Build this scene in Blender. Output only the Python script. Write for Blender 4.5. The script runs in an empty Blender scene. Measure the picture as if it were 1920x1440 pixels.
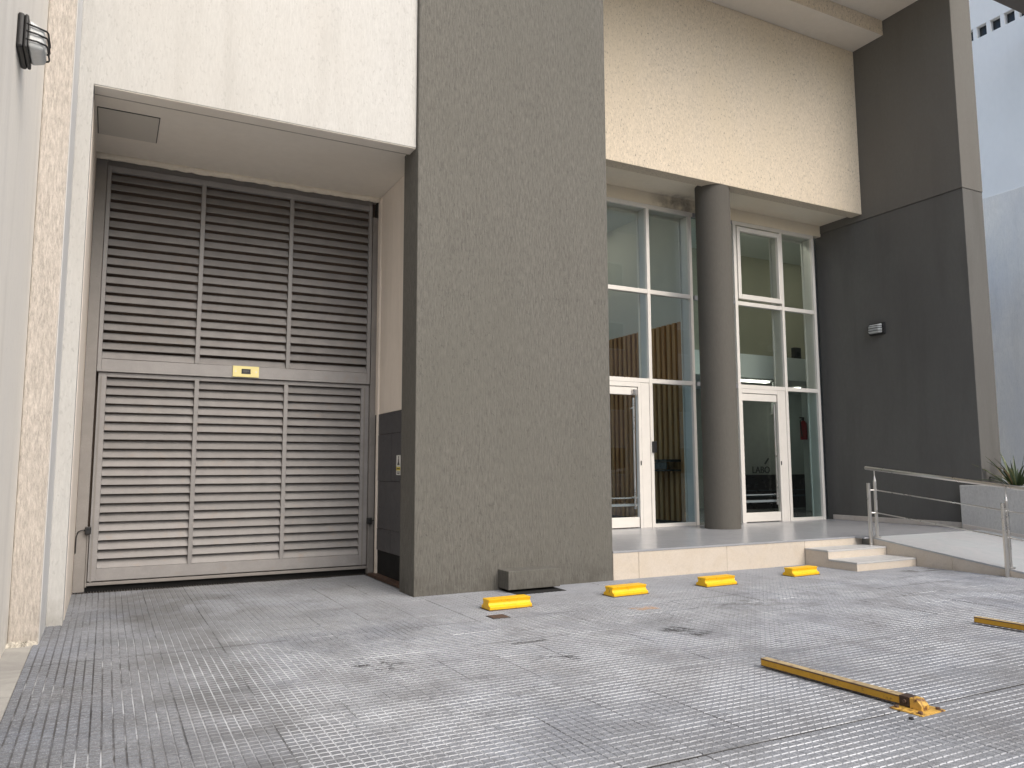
import bpy, bmesh, math, random
from mathutils import Vector, Matrix
random.seed(7)
S = bpy.context.scene
COL = S.collection
R = math.radians

# ------------------------------------------------------------------ camera
FPX = 1454.65
cd = bpy.data.cameras.new('camera'); cam = bpy.data.objects.new('camera', cd); COL.objects.link(cam)
cd.sensor_fit = 'HORIZONTAL'; cd.sensor_width = 36.0; cd.lens = 36.0 * FPX / 1920.0
cd.clip_start = 0.05; cd.clip_end = 600
YAW, PITCH, ROLL = 0.479967, 0.108855, -0.003115
fwd = Vector((math.sin(YAW)*math.cos(PITCH), math.cos(YAW)*math.cos(PITCH), math.sin(PITCH)))
rt = Vector((math.cos(YAW), -math.sin(YAW), 0)); up = rt.cross(fwd)
r2 = rt*math.cos(ROLL) + up*math.sin(ROLL); u2 = -rt*math.sin(ROLL) + up*math.cos(ROLL)
CAMP = Vector((0, 0, 1.25))
m = Matrix((r2, u2, -fwd)).transposed().to_4x4(); m.translation = CAMP
cam.matrix_world = m
S.camera = cam

# ------------------------------------------------------------------ light
SUN_EL, SUN_AZ = R(42), R(18)          # azimuth measured from -Y (behind the camera) towards +X
w = bpy.data.worlds.new('World'); S.world = w; w.use_nodes = True
nt = w.node_tree; bg = nt.nodes['Background']
sky = nt.nodes.new('ShaderNodeTexSky'); sky.sky_type = 'NISHITA'; sky.sun_disc = False
sky.sun_elevation = SUN_EL; sky.sun_rotation = math.pi - SUN_AZ
sky.air_density = 1.0; sky.dust_density = 3.0; sky.ozone_density = 1.0
nt.links.new(sky.outputs[0], bg.inputs['Color']); bg.inputs['Strength'].default_value = 0.12
sd = bpy.data.lights.new('sun', 'SUN'); sd.energy = 1.55; sd.angle = R(66); sd.color = (1.0, 0.945, 0.85)
sun = bpy.data.objects.new('sun', sd); COL.objects.link(sun)
sdir = Vector((math.sin(SUN_AZ)*math.cos(SUN_EL), -math.cos(SUN_AZ)*math.cos(SUN_EL), math.sin(SUN_EL)))
sun.rotation_euler = sdir.to_track_quat('Z', 'Y').to_euler()
sun.location = (0, -5, 20)
vs = S.view_settings
vs.view_transform = 'Standard'; vs.look = 'None'; vs.gamma = 1; vs.use_curve_mapping = False
vs.exposure = 0.92
S.render.engine = 'CYCLES'
S.cycles.max_bounces = 10; S.cycles.transparent_max_bounces = 16

# ------------------------------------------------------------------ mesh helpers
class MB:
    def __init__(self): self.v = []; self.f = []; self.mi = []
    def quad(self, a, b, c, d, mi=0):
        n = len(self.v); self.v += [tuple(a), tuple(b), tuple(c), tuple(d)]; self.f.append((n, n+1, n+2, n+3)); self.mi.append(mi); return self
    def poly(self, pts, mi=0):
        n = len(self.v); self.v += [tuple(p) for p in pts]; self.f.append(tuple(range(n, n+len(pts)))); self.mi.append(mi); return self
    def box(self, x0, x1, y0, y1, z0, z1, mi=0):
        n = len(self.v)
        self.v += [(x0,y0,z0),(x1,y0,z0),(x1,y1,z0),(x0,y1,z0),(x0,y0,z1),(x1,y0,z1),(x1,y1,z1),(x0,y1,z1)]
        for q in ((0,3,2,1),(4,5,6,7),(0,1,5,4),(1,2,6,5),(2,3,7,6),(3,0,4,7)):
            self.f.append(tuple(n+i for i in q)); self.mi.append(mi)
        return self
    def hexa(self, P, mi=0):
        n = len(self.v); self.v += [tuple(p) for p in P]
        for q in ((0,3,2,1),(4,5,6,7),(0,1,5,4),(1,2,6,5),(2,3,7,6),(3,0,4,7)):
            self.f.append(tuple(n+i for i in q)); self.mi.append(mi)
        return self
    def prism(self, prof, axis, a, b, mi=0):
        # closed profile of 2-D points (ccw), swept along axis from a to b
        def P(p, t):
            return {'x': (t, p[0], p[1]), 'y': (p[0], t, p[1]), 'z': (p[0], p[1], t)}[axis]
        n = len(self.v); k = len(prof)
        self.v += [P(p, a) for p in prof] + [P(p, b) for p in prof]
        for i in range(k):
            j = (i+1) % k
            self.f.append((n+i, n+j, n+k+j, n+k+i)); self.mi.append(mi)
        self.f.append(tuple(n+k-1-i for i in range(k))); self.f.append(tuple(n+k+i for i in range(k))); self.mi += [mi, mi]
        return self
    def tube(self, p0, p1, r0, r1=None, n=12, mi=0, cap=True):
        p0 = Vector(p0); p1 = Vector(p1); r1 = r0 if r1 is None else r1
        d = (p1-p0).normalized(); a = d.orthogonal().normalized(); b = d.cross(a)
        s = len(self.v)
        for p, r in ((p0, r0), (p1, r1)):
            for i in range(n):
                t = 2*math.pi*i/n; self.v.append(tuple(p + a*math.cos(t)*r + b*math.sin(t)*r))
        for i in range(n):
            j = (i+1) % n; self.f.append((s+i, s+j, s+n+j, s+n+i)); self.mi.append(mi)
        if cap:
            self.f.append(tuple(s+n-1-i for i in range(n))); self.f.append(tuple(s+n+i for i in range(n))); self.mi += [mi, mi]
        return self
    def path(self, pts, r, n=8, mi=0):
        pts = [Vector(p) for p in pts]; s = len(self.v); k = len(pts); a = None
        for q in range(k):
            d = (pts[min(q+1, k-1)] - pts[max(q-1, 0)]).normalized()
            a = d.orthogonal().normalized() if a is None else (a - d*a.dot(d)).normalized()
            b = d.cross(a)
            for i in range(n):
                t = 2*math.pi*i/n; self.v.append(tuple(pts[q] + a*math.cos(t)*r + b*math.sin(t)*r))
        for q in range(k-1):
            for i in range(n):
                j = (i+1) % n
                self.f.append((s+q*n+i, s+q*n+j, s+(q+1)*n+j, s+(q+1)*n+i)); self.mi.append(mi)
        self.f.append(tuple(s+n-1-i for i in range(n))); self.f.append(tuple(s+(k-1)*n+i for i in range(n))); self.mi += [mi, mi]
        return self
    def mesh(self, name, mats):
        me = bpy.data.meshes.new(name); me.from_pydata(self.v, [], self.f); me.validate()
        bm = bmesh.new(); bm.from_mesh(me); bmesh.ops.recalc_face_normals(bm, faces=bm.faces); bm.to_mesh(me); bm.free()
        if not isinstance(mats, (list, tuple)): mats = [mats]
        for mm in mats: me.materials.append(mm)
        if len(mats) > 1:
            for p, i in zip(me.polygons, self.mi): p.material_index = i
        return me

WL = {}
def link(o, parent=None):
    COL.objects.link(o)
    if parent is not None: o.parent = parent
    return o
def tag(o, label=None, cat=None, group=None, kind=None):
    if label: o['label'] = label
    if cat: o['category'] = cat
    if group: o['group'] = group
    if kind: o['kind'] = kind
    return o
def thing(name, label, cat, loc=(0,0,0), group=None, rz=0):
    o = bpy.data.objects.new(name, None); o.empty_display_size = 0.1; link(o)
    o.location = loc; o.rotation_euler = (0, 0, rz); WL[o] = Vector(loc)
    return tag(o, label, cat, group)
def obj(name, mb, mats, parent=None, bevel=0, smooth=False, local=False, seg=2):
    me = mb.mesh(name, mats) if isinstance(mb, MB) else mb
    o = bpy.data.objects.new(name, me); link(o, parent)
    WL[o] = Vector((0, 0, 0))
    if parent is not None and not local: o.location = -WL[parent]
    if smooth:
        me.shade_smooth()
    if bevel:
        b = o.modifiers.new('bevel', 'BEVEL'); b.width = bevel; b.segments = seg; b.limit_method = 'ANGLE'; b.angle_limit = R(40)
    return o
def copy_tree(o, parent=None):
    c = o.copy(); COL.objects.link(c)
    if parent is not None:
        c.parent = parent; c.matrix_parent_inverse = o.matrix_parent_inverse.copy()
    for ch in list(o.children): copy_tree(ch, c)
    return c

# ------------------------------------------------------------------ materials
class NT:
    def __init__(self, name):
        self.m = bpy.data.materials.new(name); self.m.use_nodes = True
        self.t = self.m.node_tree; self.b = self.t.nodes['Principled BSDF']
        self.pos = None
    def n(self, typ, **kw):
        x = self.t.nodes.new(typ)
        for k, v in kw.items(): setattr(x, k, v)
        return x
    def L(self, a, b): self.t.links.new(a, b)
    def P(self):
        if self.pos is None: self.pos = self.n('ShaderNodeNewGeometry').outputs['Position']
        return self.pos
    def map(self, scale, loc=(0,0,0), vec=None):
        k = self.n('ShaderNodeMapping'); k.inputs['Scale'].default_value = scale; k.inputs['Location'].default_value = loc
        self.L(vec or self.P(), k.inputs['Vector']); return k.outputs[0]
    def noise(self, scale, detail=4, rough=0.55, vec=None, loc=(0,0,0), dist=0):
        k = self.n('ShaderNodeTexNoise'); k.inputs['Scale'].default_value = 1.0; k.inputs['Detail'].default_value = detail
        k.inputs['Roughness'].default_value = rough; k.inputs['Distortion'].default_value = dist
        if not isinstance(scale, tuple): scale = (scale,)*3
        self.L(self.map(scale, loc, vec), k.inputs['Vector']); return k.outputs['Fac']
    def rng(self, x, a, b, c=0.0, d=1.0, smooth=False):
        k = self.n('ShaderNodeMapRange'); k.clamp = True
        if smooth: k.interpolation_type = 'SMOOTHSTEP'
        self.L(x, k.inputs[0])
        for i, v in enumerate((a, b, c, d)): k.inputs[i+1].default_value = v
        return k.outputs[0]
    def math(self, op, a, b=None):
        k = self.n('ShaderNodeMath', operation=op)
        for i, v in enumerate((a, b)):
            if v is None: continue
            if isinstance(v, (int, float)): k.inputs[i].default_value = v
            else: self.L(v, k.inputs[i])
        return k.outputs[0]
    def mix(self, f, a, b, mode='MIX'):
        k = self.n('ShaderNodeMix', data_type='RGBA', blend_type=mode)
        if isinstance(f, (int, float)): k.inputs[0].default_value = f
        else: self.L(f, k.inputs[0])
        for i, v in ((6, a), (7, b)):
            if isinstance(v, tuple): k.inputs[i].default_value = (*v, 1) if len(v) == 3 else v
            else: self.L(v, k.inputs[i])
        return k.outputs[2]
    def bump(self, h, strength, dist):
        k = self.n('ShaderNodeBump'); k.inputs['Strength'].default_value = strength; k.inputs['Distance'].default_value = dist
        self.L(h, k.inputs['Height']); self.L(k.outputs[0], self.b.inputs['Normal']); return k
    def col(self, c):
        if isinstance(c, tuple): self.b.inputs['Base Color'].default_value = (*c, 1)
        else: self.L(c, self.b.inputs['Base Color'])
    def rough(self, r):
        if isinstance(r, (int, float)): self.b.inputs['Roughness'].default_value = r
        else: self.L(r, self.b.inputs['Roughness'])
    def sep(self):
        k = self.n('ShaderNodeSeparateXYZ'); self.L(self.P(), k.inputs[0]); return k.outputs

def mul(c, k): return tuple(min(1, x*k) for x in c)

def stucco(name, c, sx=45, sz=11, contrast=0.10, bump=0.5, mott=0.06, fleck=0.0, tint=None, depth=0.006, dirt=0.25, spot=None):
    """scratched render: vertical grain, soft mottling, pits"""
    T = NT(name)
    g = T.noise((sx, sx, sz), 5, 0.6)
    f2 = T.noise((sx*3, sx*3, sz*4), 3, 0.6)
    gg = T.math('ADD', T.math('MULTIPLY', g, 0.7), T.math('MULTIPLY', f2, 0.3))
    big = T.noise((0.9, 0.9, 0.45), 4, 0.6, loc=(3, 1, 7))
    col = T.mix(T.rng(gg, 0.36, 0.64), mul(c, 1-contrast), mul(c, 1+contrast))
    t2 = tint or mul(c, 1-mott*2)
    col = T.mix(T.rng(big, 0.42, 0.68), col, T.mix(0.55, col, t2))
    h = gg
    if fleck:
        fl = T.noise((42, 42, 20), 3, 0.62, loc=(11, 5, 2))
        mk = T.rng(fl, 0.585, 0.68)
        dens = T.rng(T.noise((1.3, 1.3, 1.3), 3, 0.5, loc=(1, 9, 4)), 0.35, 0.6, 0.6, 1)
        mk = T.math('MULTIPLY', mk, dens)
        col = T.mix(T.math('MULTIPLY', mk, fleck), col, mul(c, 0.42))
        h = T.math('SUBTRACT', gg, T.math('MULTIPLY', mk, 0.5))
    if dirt:
        st = T.noise((4, 4, 0.5), 3, 0.5, loc=(2, 2, 0))
        col = T.mix(T.math('MULTIPLY', T.rng(st, 0.52, 0.8), dirt*0.7), col, mul((0.30, 0.27, 0.23), 1.2*max(c)))
        z = T.sep()[2]
        low = T.math('MULTIPLY', T.rng(z, 0.0, 0.35, 1, 0), T.rng(T.noise(7, 4, 0.6), 0.35, 0.7))
        col = T.mix(T.math('MULTIPLY', low, 0.5), col, mul((0.36, 0.33, 0.27), 1.0*max(c)))
    if spot:
        v = T.n('ShaderNodeVectorMath', operation='SUBTRACT'); T.L(T.P(), v.inputs[0]); v.inputs[1].default_value = spot[:3]
        v2 = T.n('ShaderNodeVectorMath', operation='DIVIDE'); T.L(v.outputs[0], v2.inputs[0]); v2.inputs[1].default_value = spot[3:]
        ln = T.n('ShaderNodeVectorMath', operation='LENGTH'); T.L(v2.outputs[0], ln.inputs[0])
        k = T.math('MULTIPLY', T.rng(ln.outputs['Value'], 0.2, 1.0, 1, 0, True), T.rng(T.noise(6, 4, 0.6), 0.3, 0.6))
        col = T.mix(T.math('MULTIPLY', k, 0.6), col, (0.06, 0.045, 0.035))
    T.col(col); T.rough(0.9); T.b.inputs['Specular IOR Level'].default_value = 0.2
    T.bump(h, bump, depth)
    return T.m

def paint(name, c, rough=0.5, var=0.06, bump=0.05, metal=0.0, wear=None, wscale=18, wlo=0.62, whi=0.72, each=0.0):
    T = NT(name)
    a = T.noise(6, 5, 0.6); b = T.noise(90, 3, 0.6)
    col = T.mix(T.rng(a, 0.35, 0.65), mul(c, 1-var), mul(c, 1+var))
    col = T.mix(T.rng(b, 0.4, 0.6), col, T.mix(0.5, col, mul(c, 1-var)))
    if each:
        col = T.mix(T.rng(T.n('ShaderNodeObjectInfo').outputs['Random'], 0, 1), T.mix(1.0, col, (1-each,)*3, 'MULTIPLY'), T.mix(1.0, col, (1+each,)*3, 'MULTIPLY'))
    if wear:
        k = T.rng(T.noise(wscale, 6, 0.65, loc=(4, 4, 4)), wlo, whi); col = T.mix(k, col, wear)
    T.col(col); T.rough(T.rng(a, 0.3, 0.7, rough-0.07, rough+0.07)); T.b.inputs['Metallic'].default_value = metal
    if bump: T.bump(b, bump, 0.002)
    return T.m

def stone(name, c, vein=(0.62, 0.52, 0.42), rough=0.45, amt=0.35, sc=3.0, bp=0.05):
    T = NT(name)
    a = T.noise(sc, 7, 0.62, dist=1.2); b = T.noise(60, 3, 0.6)
    col = T.mix(T.rng(a, 0.42, 0.66), c, T.mix(amt, c, vein))
    col = T.mix(T.rng(b, 0.35, 0.65), col, T.mix(0.12, col, (0.2, 0.18, 0.16)))
    d = T.rng(T.noise(9, 5, 0.65, loc=(7, 2, 5)), 0.56, 0.74)
    col = T.mix(T.math('MULTIPLY', d, 0.25), col, mul(c, 0.55))
    T.col(col); T.rough(T.rng(a, 0.3, 0.7, rough-2*bp, rough+2*bp)); 
    if bp > 0.01: T.bump(b, bp, 0.001)
    return T.m

WHITE = stucco('white_render', (0.51, 0.505, 0.485), 60, 11, 0.07, 0.4, 0.04, 0.22, tint=(0.50, 0.485, 0.455))
CREAM = stucco('cream_render', (0.67, 0.585, 0.465), 50, 22, 0.14, 0.9, 0.05, 0.9, tint=(0.68, 0.585, 0.44), dirt=0.06)
GREY = stucco('grey_render', (0.134, 0.129, 0.115), 70, 10, 0.24, 0.8, 0.05, 0.2, dirt=0.10, tint=(0.130, 0.126, 0.110))
DARK = stucco('dark_grey_paint', (0.130, 0.128, 0.120), 30, 12, 0.045, 0.2, 0.04, 0.0, tint=(0.110, 0.105, 0.10), dirt=0.30)
COLUMN = stucco('column_render', (0.110, 0.104, 0.092), 40, 12, 0.05, 0.25, 0.04, 0.0, tint=(0.115, 0.105, 0.092), dirt=0.1)
BEIGEW = stucco('boundary_render', (0.80, 0.765, 0.70), 30, 3, 0.03, 0.25, 0.05, 0.12, tint=(0.76, 0.735, 0.69))
DARK2 = stucco('upper_dark_paint', (0.150, 0.145, 0.132), 30, 12, 0.045, 0.2, 0.04, 0.0, tint=(0.142, 0.132, 0.118), dirt=0.15)
ROUGH = stucco('rough_brown_render', (0.51, 0.468, 0.422), 80, 16, 0.26, 1.0, 0.02, 0.0, tint=(0.49, 0.445, 0.40), dirt=0.12, depth=0.010)
SMOOTHB = stucco('smooth_edge_band', (0.66, 0.66, 0.65), 22, 4, 0.02, 0.15, 0.03, 0.0)
SOFFIT = stucco('soffit_paint', (0.82, 0.77, 0.69), 9, 9, 0.025, 0.08, 0.05, 0.0, tint=(0.78, 0.72, 0.63), dirt=0.05)
REVEAL = stucco('reveal_paint', (0.80, 0.73, 0.65), 14, 5, 0.03, 0.12, 0.06, 0.0, tint=(0.72, 0.65, 0.58), dirt=0.2)
NEIGH = stucco('neighbour_render', (0.90, 0.85, 0.77), 26, 6, 0.06, 0.4, 0.05, 0.15, tint=(0.72, 0.71, 0.71))
NEIGH2 = stucco('neighbour_smooth', (0.92, 0.90, 0.86), 12, 5, 0.015, 0.05, 0.03, 0.0, dirt=0.05)
PLANTERM = stucco('planter_render', (0.52, 0.515, 0.50), 40, 22, 0.13, 0.6, 0.04, 0.2)
GATE = paint('gate_grey_paint', (0.268, 0.259, 0.256), 0.5, 0.09, 0.06, wear=(0.30, 0.26, 0.23), wscale=7, wlo=0.58, whi=0.8, each=0.12)
GATED = paint('gate_post_paint', (0.25, 0.235, 0.222), 0.55, 0.09, 0.06, wear=(0.14, 0.08, 0.05), wscale=9, wlo=0.66, whi=0.8)
BACK = paint('gate_backing', (0.20, 0.15, 0.115), 0.8, 0.1, 0)
BLACK = paint('black_plastic', (0.014, 0.014, 0.015), 0.45, 0.1, 0.03)
BLACKM = paint('black_void', (0.006, 0.006, 0.006), 0.9, 0.1, 0)
IRON = paint('rusty_iron', (0.085, 0.055, 0.042), 0.75, 0.2, 0.3, wear=(0.16, 0.08, 0.045), wscale=30, wlo=0.5, whi=0.65)
GRATE = paint('drain_steel', (0.045, 0.040, 0.036), 0.6, 0.2, 0.1)
ALU = paint('white_aluminium', (0.74, 0.71, 0.66), 0.38, 0.03, 0.0)
STEEL = paint('stainless_steel', (0.66, 0.64, 0.61), 0.30, 0.02, 0.0, metal=1.0)
YELLOW = paint('yellow_paint', (0.86, 0.50, 0.008), 0.45, 0.06, 0.15, wear=(0.34, 0.19, 0.04), wscale=34, wlo=0.585, whi=0.70)
YELLOWD = paint('worn_yellow_paint', (0.50, 0.27, 0.015), 0.5, 0.12, 0.2, wear=(0.10, 0.055, 0.025), wscale=22, wlo=0.60, whi=0.70)
YRUST = paint('chipped_yellow_plate', (0.60, 0.36, 0.07), 0.6, 0.15, 0.3, wear=(0.13, 0.055, 0.02), wscale=26, wlo=0.50, whi=0.62)
BRASS = paint('pale_yellow_plate', (0.80, 0.70, 0.30), 0.35, 0.04, 0.0)
RISER = stone('beige_marble', (0.60, 0.535, 0.455), (0.55, 0.47, 0.36), 0.4, 0.45)
TREAD = stone('grey_tread_stone', (0.50, 0.495, 0.49), (0.40, 0.43, 0.42), 0.5, 0.4, 5)
PLATF = stone('polished_grey_floor', (0.34, 0.35, 0.37), (0.26, 0.275, 0.30), 0.25, 0.5, 2.5, 0.004)
RAMPM = stone('ramp_stone', (0.44, 0.447, 0.46), (0.36, 0.42, 0.43), 0.4, 0.5, 2.0)
SKIRT = stone('skirting_stone', (0.62, 0.57, 0.52), (0.5, 0.42, 0.36), 0.4, 0.4, 4)
TILED = stone('dark_dado_tile', (0.045, 0.046, 0.052), (0.08, 0.08, 0.09), 0.35, 0.5, 4)
CEMENT = stone('gutter_cement', (0.43, 0.42, 0.39), (0.27, 0.26, 0.25), 0.85, 0.7, 2.2)
ASPHALT = stone('street_asphalt', (0.055, 0.055, 0.057), (0.08, 0.08, 0.08), 0.9, 0.5, 4)
INWALL = paint('interior_olive_wall', (0.42, 0.40, 0.30), 0.8, 0.03, 0)
INWHITE = paint('interior_white', (0.80, 0.83, 0.80), 0.7, 0.02, 0)
INGREY = paint('interior_blue_grey', (0.36, 0.40, 0.42), 0.7, 0.03, 0)
INFLOOR = stone('interior_floor_stone', (0.22, 0.22, 0.23), (0.16, 0.16, 0.17), 0.2, 0.5, 3)
DESKM = paint('black_desk', (0.012, 0.012, 0.014), 0.3, 0.1, 0)
RED = paint('extinguisher_red', (0.45, 0.012, 0.012), 0.35, 0.05, 0)
STICKW = paint('sticker_white', (0.75, 0.75, 0.72), 0.5, 0.03, 0)
STICKY = paint('sticker_yellow', (0.70, 0.58, 0.06), 0.5, 0.03, 0)
LETTER = paint('letter_grey', (0.085, 0.095, 0.10), 0.5, 0.03, 0)
STREETP = stucco('street_pink_render', (0.60, 0.47, 0.40), 20, 8, 0.05, 0.2, 0.05)
STREETG = stucco('street_yellow_render', (0.62, 0.48, 0.24), 20, 8, 0.05, 0.2, 0.05)
SOIL = stone('planter_soil', (0.06, 0.045, 0.03), (0.10, 0.08, 0.05), 0.95, 0.6, 20)

def wood():
    T = NT('wood_slat')
    a = T.noise((30, 30, 1.6), 6, 0.65, dist=0.6)
    k = T.n('ShaderNodeObjectInfo').outputs['Random']
    c = T.mix(T.rng(a, 0.35, 0.68), (0.50, 0.26, 0.095), (0.27, 0.12, 0.042))
    c = T.mix(T.rng(k, 0, 1, 0, 0.45), c, (0.56, 0.35, 0.16))
    T.col(c); T.rough(0.5); return T.m
WOOD = wood()

def glass(name, tint=(0.86, 0.89, 0.875), refl=1.0):
    T = NT(name); T.t.nodes.remove(T.b)
    lw = T.n('ShaderNodeLayerWeight'); lw.inputs['Blend'].default_value = 0.5
    fr = T.math('ADD', 0.04, T.math('MULTIPLY', T.math('POWER', lw.outputs['Facing'], 5.0), 0.96))
    tr = T.n('ShaderNodeBsdfTransparent'); tr.inputs[0].default_value = (*tint, 1)
    gl = T.n('ShaderNodeBsdfGlossy'); gl.inputs['Roughness'].default_value = 0.01; gl.inputs['Color'].default_value = (1, 1, 1, 1)
    mx = T.n('ShaderNodeMixShader')
    T.L(T.math('MINIMUM', T.math('MULTIPLY', fr, 1.25*refl), 1.0), mx.inputs[0]); T.L(tr.outputs[0], mx.inputs[1]); T.L(gl.outputs[0], mx.inputs[2])
    T.L(mx.outputs[0], T.t.nodes['Material Output'].inputs['Surface'])
    return T.m
GLASS = glass('clear_glass')
GLASSB = glass('greenish_glass', (0.76, 0.83, 0.83))
def frost(name, c, rough=0.6):
    T = NT(name); n = T.noise(40, 3, 0.6)
    T.col(T.mix(T.rng(n, 0.3, 0.7), mul(c, 0.9), c)); T.rough(rough); return T.m
FROST = frost('frosted_film', (0.16, 0.19, 0.20))
LAMPG = frost('lamp_prismatic_glass', (0.62, 0.64, 0.64), 0.25)
PANED = paint('dark_window_pane', (0.03, 0.034, 0.036), 0.15, 0.3, 0)

def paving(groove):
    T = NT('paving_groove' if groove else 'paving_pad')
    xyz = T.sep(); X, Y = xyz[0], xyz[1]
    big = T.noise((0.55, 0.55, 0.55), 5, 0.6, loc=(2, 5, 0))
    mid = T.noise((2.2, 2.2, 1), 5, 0.62, loc=(8, 1, 0))
    fine = T.noise(70, 4, 0.7)
    # one tone per tile
    comb = T.n('ShaderNodeCombineXYZ')
    T.L(T.math('FLOOR', T.math('DIVIDE', T.math('ADD', X, 0.41), 0.4)), comb.inputs[0])
    T.L(T.math('FLOOR', T.math('DIVIDE', T.math('SUBTRACT', Y, 9.18), 0.4)), comb.inputs[1])
    wn = T.n('ShaderNodeTexWhiteNoise'); wn.noise_dimensions = '3D'; T.L(comb.outputs[0], wn.inputs['Vector'])
    base = T.mix(T.rng(big, 0.35, 0.65), (0.205, 0.219, 0.242), (0.305, 0.323, 0.352))
    base = T.mix(T.rng(mid, 0.42, 0.66), base, T.mix(0.5, base, (0.155, 0.155, 0.158)))
    base = T.mix(T.rng(wn.outputs['Value'], 0, 1, 0, 0.16), base, (0.22, 0.215, 0.21))
    base = T.mix(T.rng(fine, 0.3, 0.7, 0, 0.34), base, (0.15, 0.148, 0.147))
    speck = T.rng(T.noise(150, 2, 0.5, loc=(1, 2, 3)), 0.56, 0.66)
    base = T.mix(T.math('MULTIPLY', speck, 0.35), base, (0.62, 0.62, 0.62))
    tint = T.noise((0.8, 0.8, 0.8), 3, 0.5, loc=(20, 3, 0))
    base = T.mix(T.rng(tint, 0.45, 0.7, 0, 0.35), base, T.mix(1.0, base, (0.88, 0.93, 1.06), 'MULTIPLY'))
    cs = T.n('ShaderNodeCombineXYZ')
    T.L(T.math('FLOOR', T.math('DIVIDE', T.math('ADD', X, 0.41), 0.05)), cs.inputs[0]); T.L(T.math('FLOOR', T.math('DIVIDE', T.math('SUBTRACT', Y, 9.18), 0.05)), cs.inputs[1])
    ws_ = T.n('ShaderNodeTexWhiteNoise'); ws_.noise_dimensions = '3D'; T.L(cs.outputs[0], ws_.inputs['Vector'])
    base = T.mix(T.rng(ws_.outputs['Value'], 0, 1, 0, 0.30), base, T.mix(1.0, base, (0.62, 0.62, 0.63), 'MULTIPLY'))
    grit = T.noise(38, 5, 0.75, loc=(5, 7, 2))
    base = T.mix(T.rng(grit, 0.46, 0.62, 0, 0.38), base, T.mix(1.0, base, (1.45, 1.45, 1.45), 'MULTIPLY'))
    base = T.mix(T.rng(grit, 0.50, 0.36, 0, 0.35), base, T.mix(1.0, base, (0.55, 0.55, 0.55), 'MULTIPLY'))
    # wheel-darkened drive lane towards the gate
    base = T.mix(T.math('MULTIPLY', T.rng(Y, 5.6, 7.0, 0, 1, True), T.rng(X, 1.8, 3.2, 0, 0.5, True)), base, (0.31, 0.318, 0.338))
    lane = T.math('MULTIPLY', T.rng(T.math('ABSOLUTE', T.math('SUBTRACT', X, T.rng(Y, 4, 9, 0.72, 0.42))), 0.12, 0.60, 1, 0, True), T.rng(mid, 0.30, 0.62))
    base = T.mix(T.math('MULTIPLY', lane, 0.72), base, (0.135, 0.137, 0.142))
    if groove:
        dusty = T.mix(T.rng(mid, 0.35, 0.65), (0.60, 0.62, 0.65), (0.46, 0.475, 0.50))
        fx = T.math('FRACT', T.math('ADD', T.math('DIVIDE', T.math('ADD', X, 0.41), 0.05), 0.5))
        along_y = T.math('LESS_THAN', T.math('ABSOLUTE', T.math('SUBTRACT', fx, 0.5)), 0.075)
        leftd = T.math('MULTIPLY', T.rng(X, 0.10, 0.62, 1, 0, True), T.rng(T.noise((3, 1.2, 1), 3, 0.6, loc=(9, 9, 0)), 0.62, 0.5))
        gy = T.mix(T.rng(X, 1.8, 3.6, 0, 0.75, True), dusty, base)
        gy = T.mix(leftd, gy, (0.12, 0.118, 0.12))
        gx = T.mix(T.rng(X, 0.0, 1.1, 1.0, 0.0, True), dusty, T.mix(0.45, base, (0.10, 0.10, 0.10)))
        g = T.mix(along_y, gx, gy)
        worn = T.rng(T.math('ADD', T.noise((1.1, 1.1, 1), 5, 0.65, loc=(5, 3, 0)), T.rng(wn.outputs['Value'], 0, 1, -0.035, 0.035)), 0.48, 0.62)
        worn = T.math('MAXIMUM', worn, T.rng(T.noise(9, 4, 0.7, loc=(6, 6, 1)), 0.54, 0.66))
        worn = T.math('MAXIMUM', worn, T.rng(Y, 5.9, 6.9, 0, 0.85))
        base = T.mix(worn, g, T.mix(0.18, base, g))
    def joint(C, off, lv, br):
        nonlocal base
        q = T.math('DIVIDE', T.math('ADD', C, off), 0.4)
        near = T.math('LESS_THAN', T.math('ABSOLUTE', T.math('SUBTRACT', T.math('FRACT', T.math('ADD', q, 0.5)), 0.5)), 0.013)
        idn = T.n('ShaderNodeTexWhiteNoise'); idn.noise_dimensions = '1D'; T.L(T.math('ROUND', q), idn.inputs['W'])
        k = T.math('MULTIPLY', T.math('MULTIPLY', near, T.math('GREATER_THAN', idn.outputs['Value'], lv)), T.rng(T.noise(1.4, 4, 0.6, loc=br), 0.46, 0.54))
        base = T.mix(T.math('MULTIPLY', k, 0.5), base, (0.055, 0.055, 0.056))
    joint(X, 0.41, 0.55, (3, 3, 3)); joint(Y, -9.18, 0.78, (6, 1, 3))
    # dirt marks with a shape of their own
    def mark(cx, cy, wx, wy, ns, lo, hi, colr, amt, ang=0.0):
        nonlocal base
        mp = T.n('ShaderNodeMapping'); mp.vector_type = 'TEXTURE'
        mp.inputs['Location'].default_value = (cx, cy, 0); mp.inputs['Rotation'].default_value = (0, 0, ang)
        T.L(T.P(), mp.inputs['Vector'])
        s = T.n('ShaderNodeSeparateXYZ'); T.L(mp.outputs[0], s.inputs[0])
        ax = T.rng(T.math('ABSOLUTE', s.outputs[0]), wx*0.55, wx, 1, 0, True); ay = T.rng(T.math('ABSOLUTE', s.outputs[1]), wy*0.5, wy, 1, 0, True)
        nz = T.rng(T.noise(ns, 4, 0.6, vec=mp.outputs[0], loc=(cx, cy, 0)), lo, hi)
        k = T.math('MULTIPLY', T.math('MULTIPLY', T.math('MULTIPLY', ax, ay), nz), amt)
        base = T.mix(k, base, colr)
    dk = (0.035, 0.034, 0.034)
    mark(4.03, 4.85, 0.24, 0.16, (5, 30, 1), 0.44, 0.56, dk, 0.85, R(-70))
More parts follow.
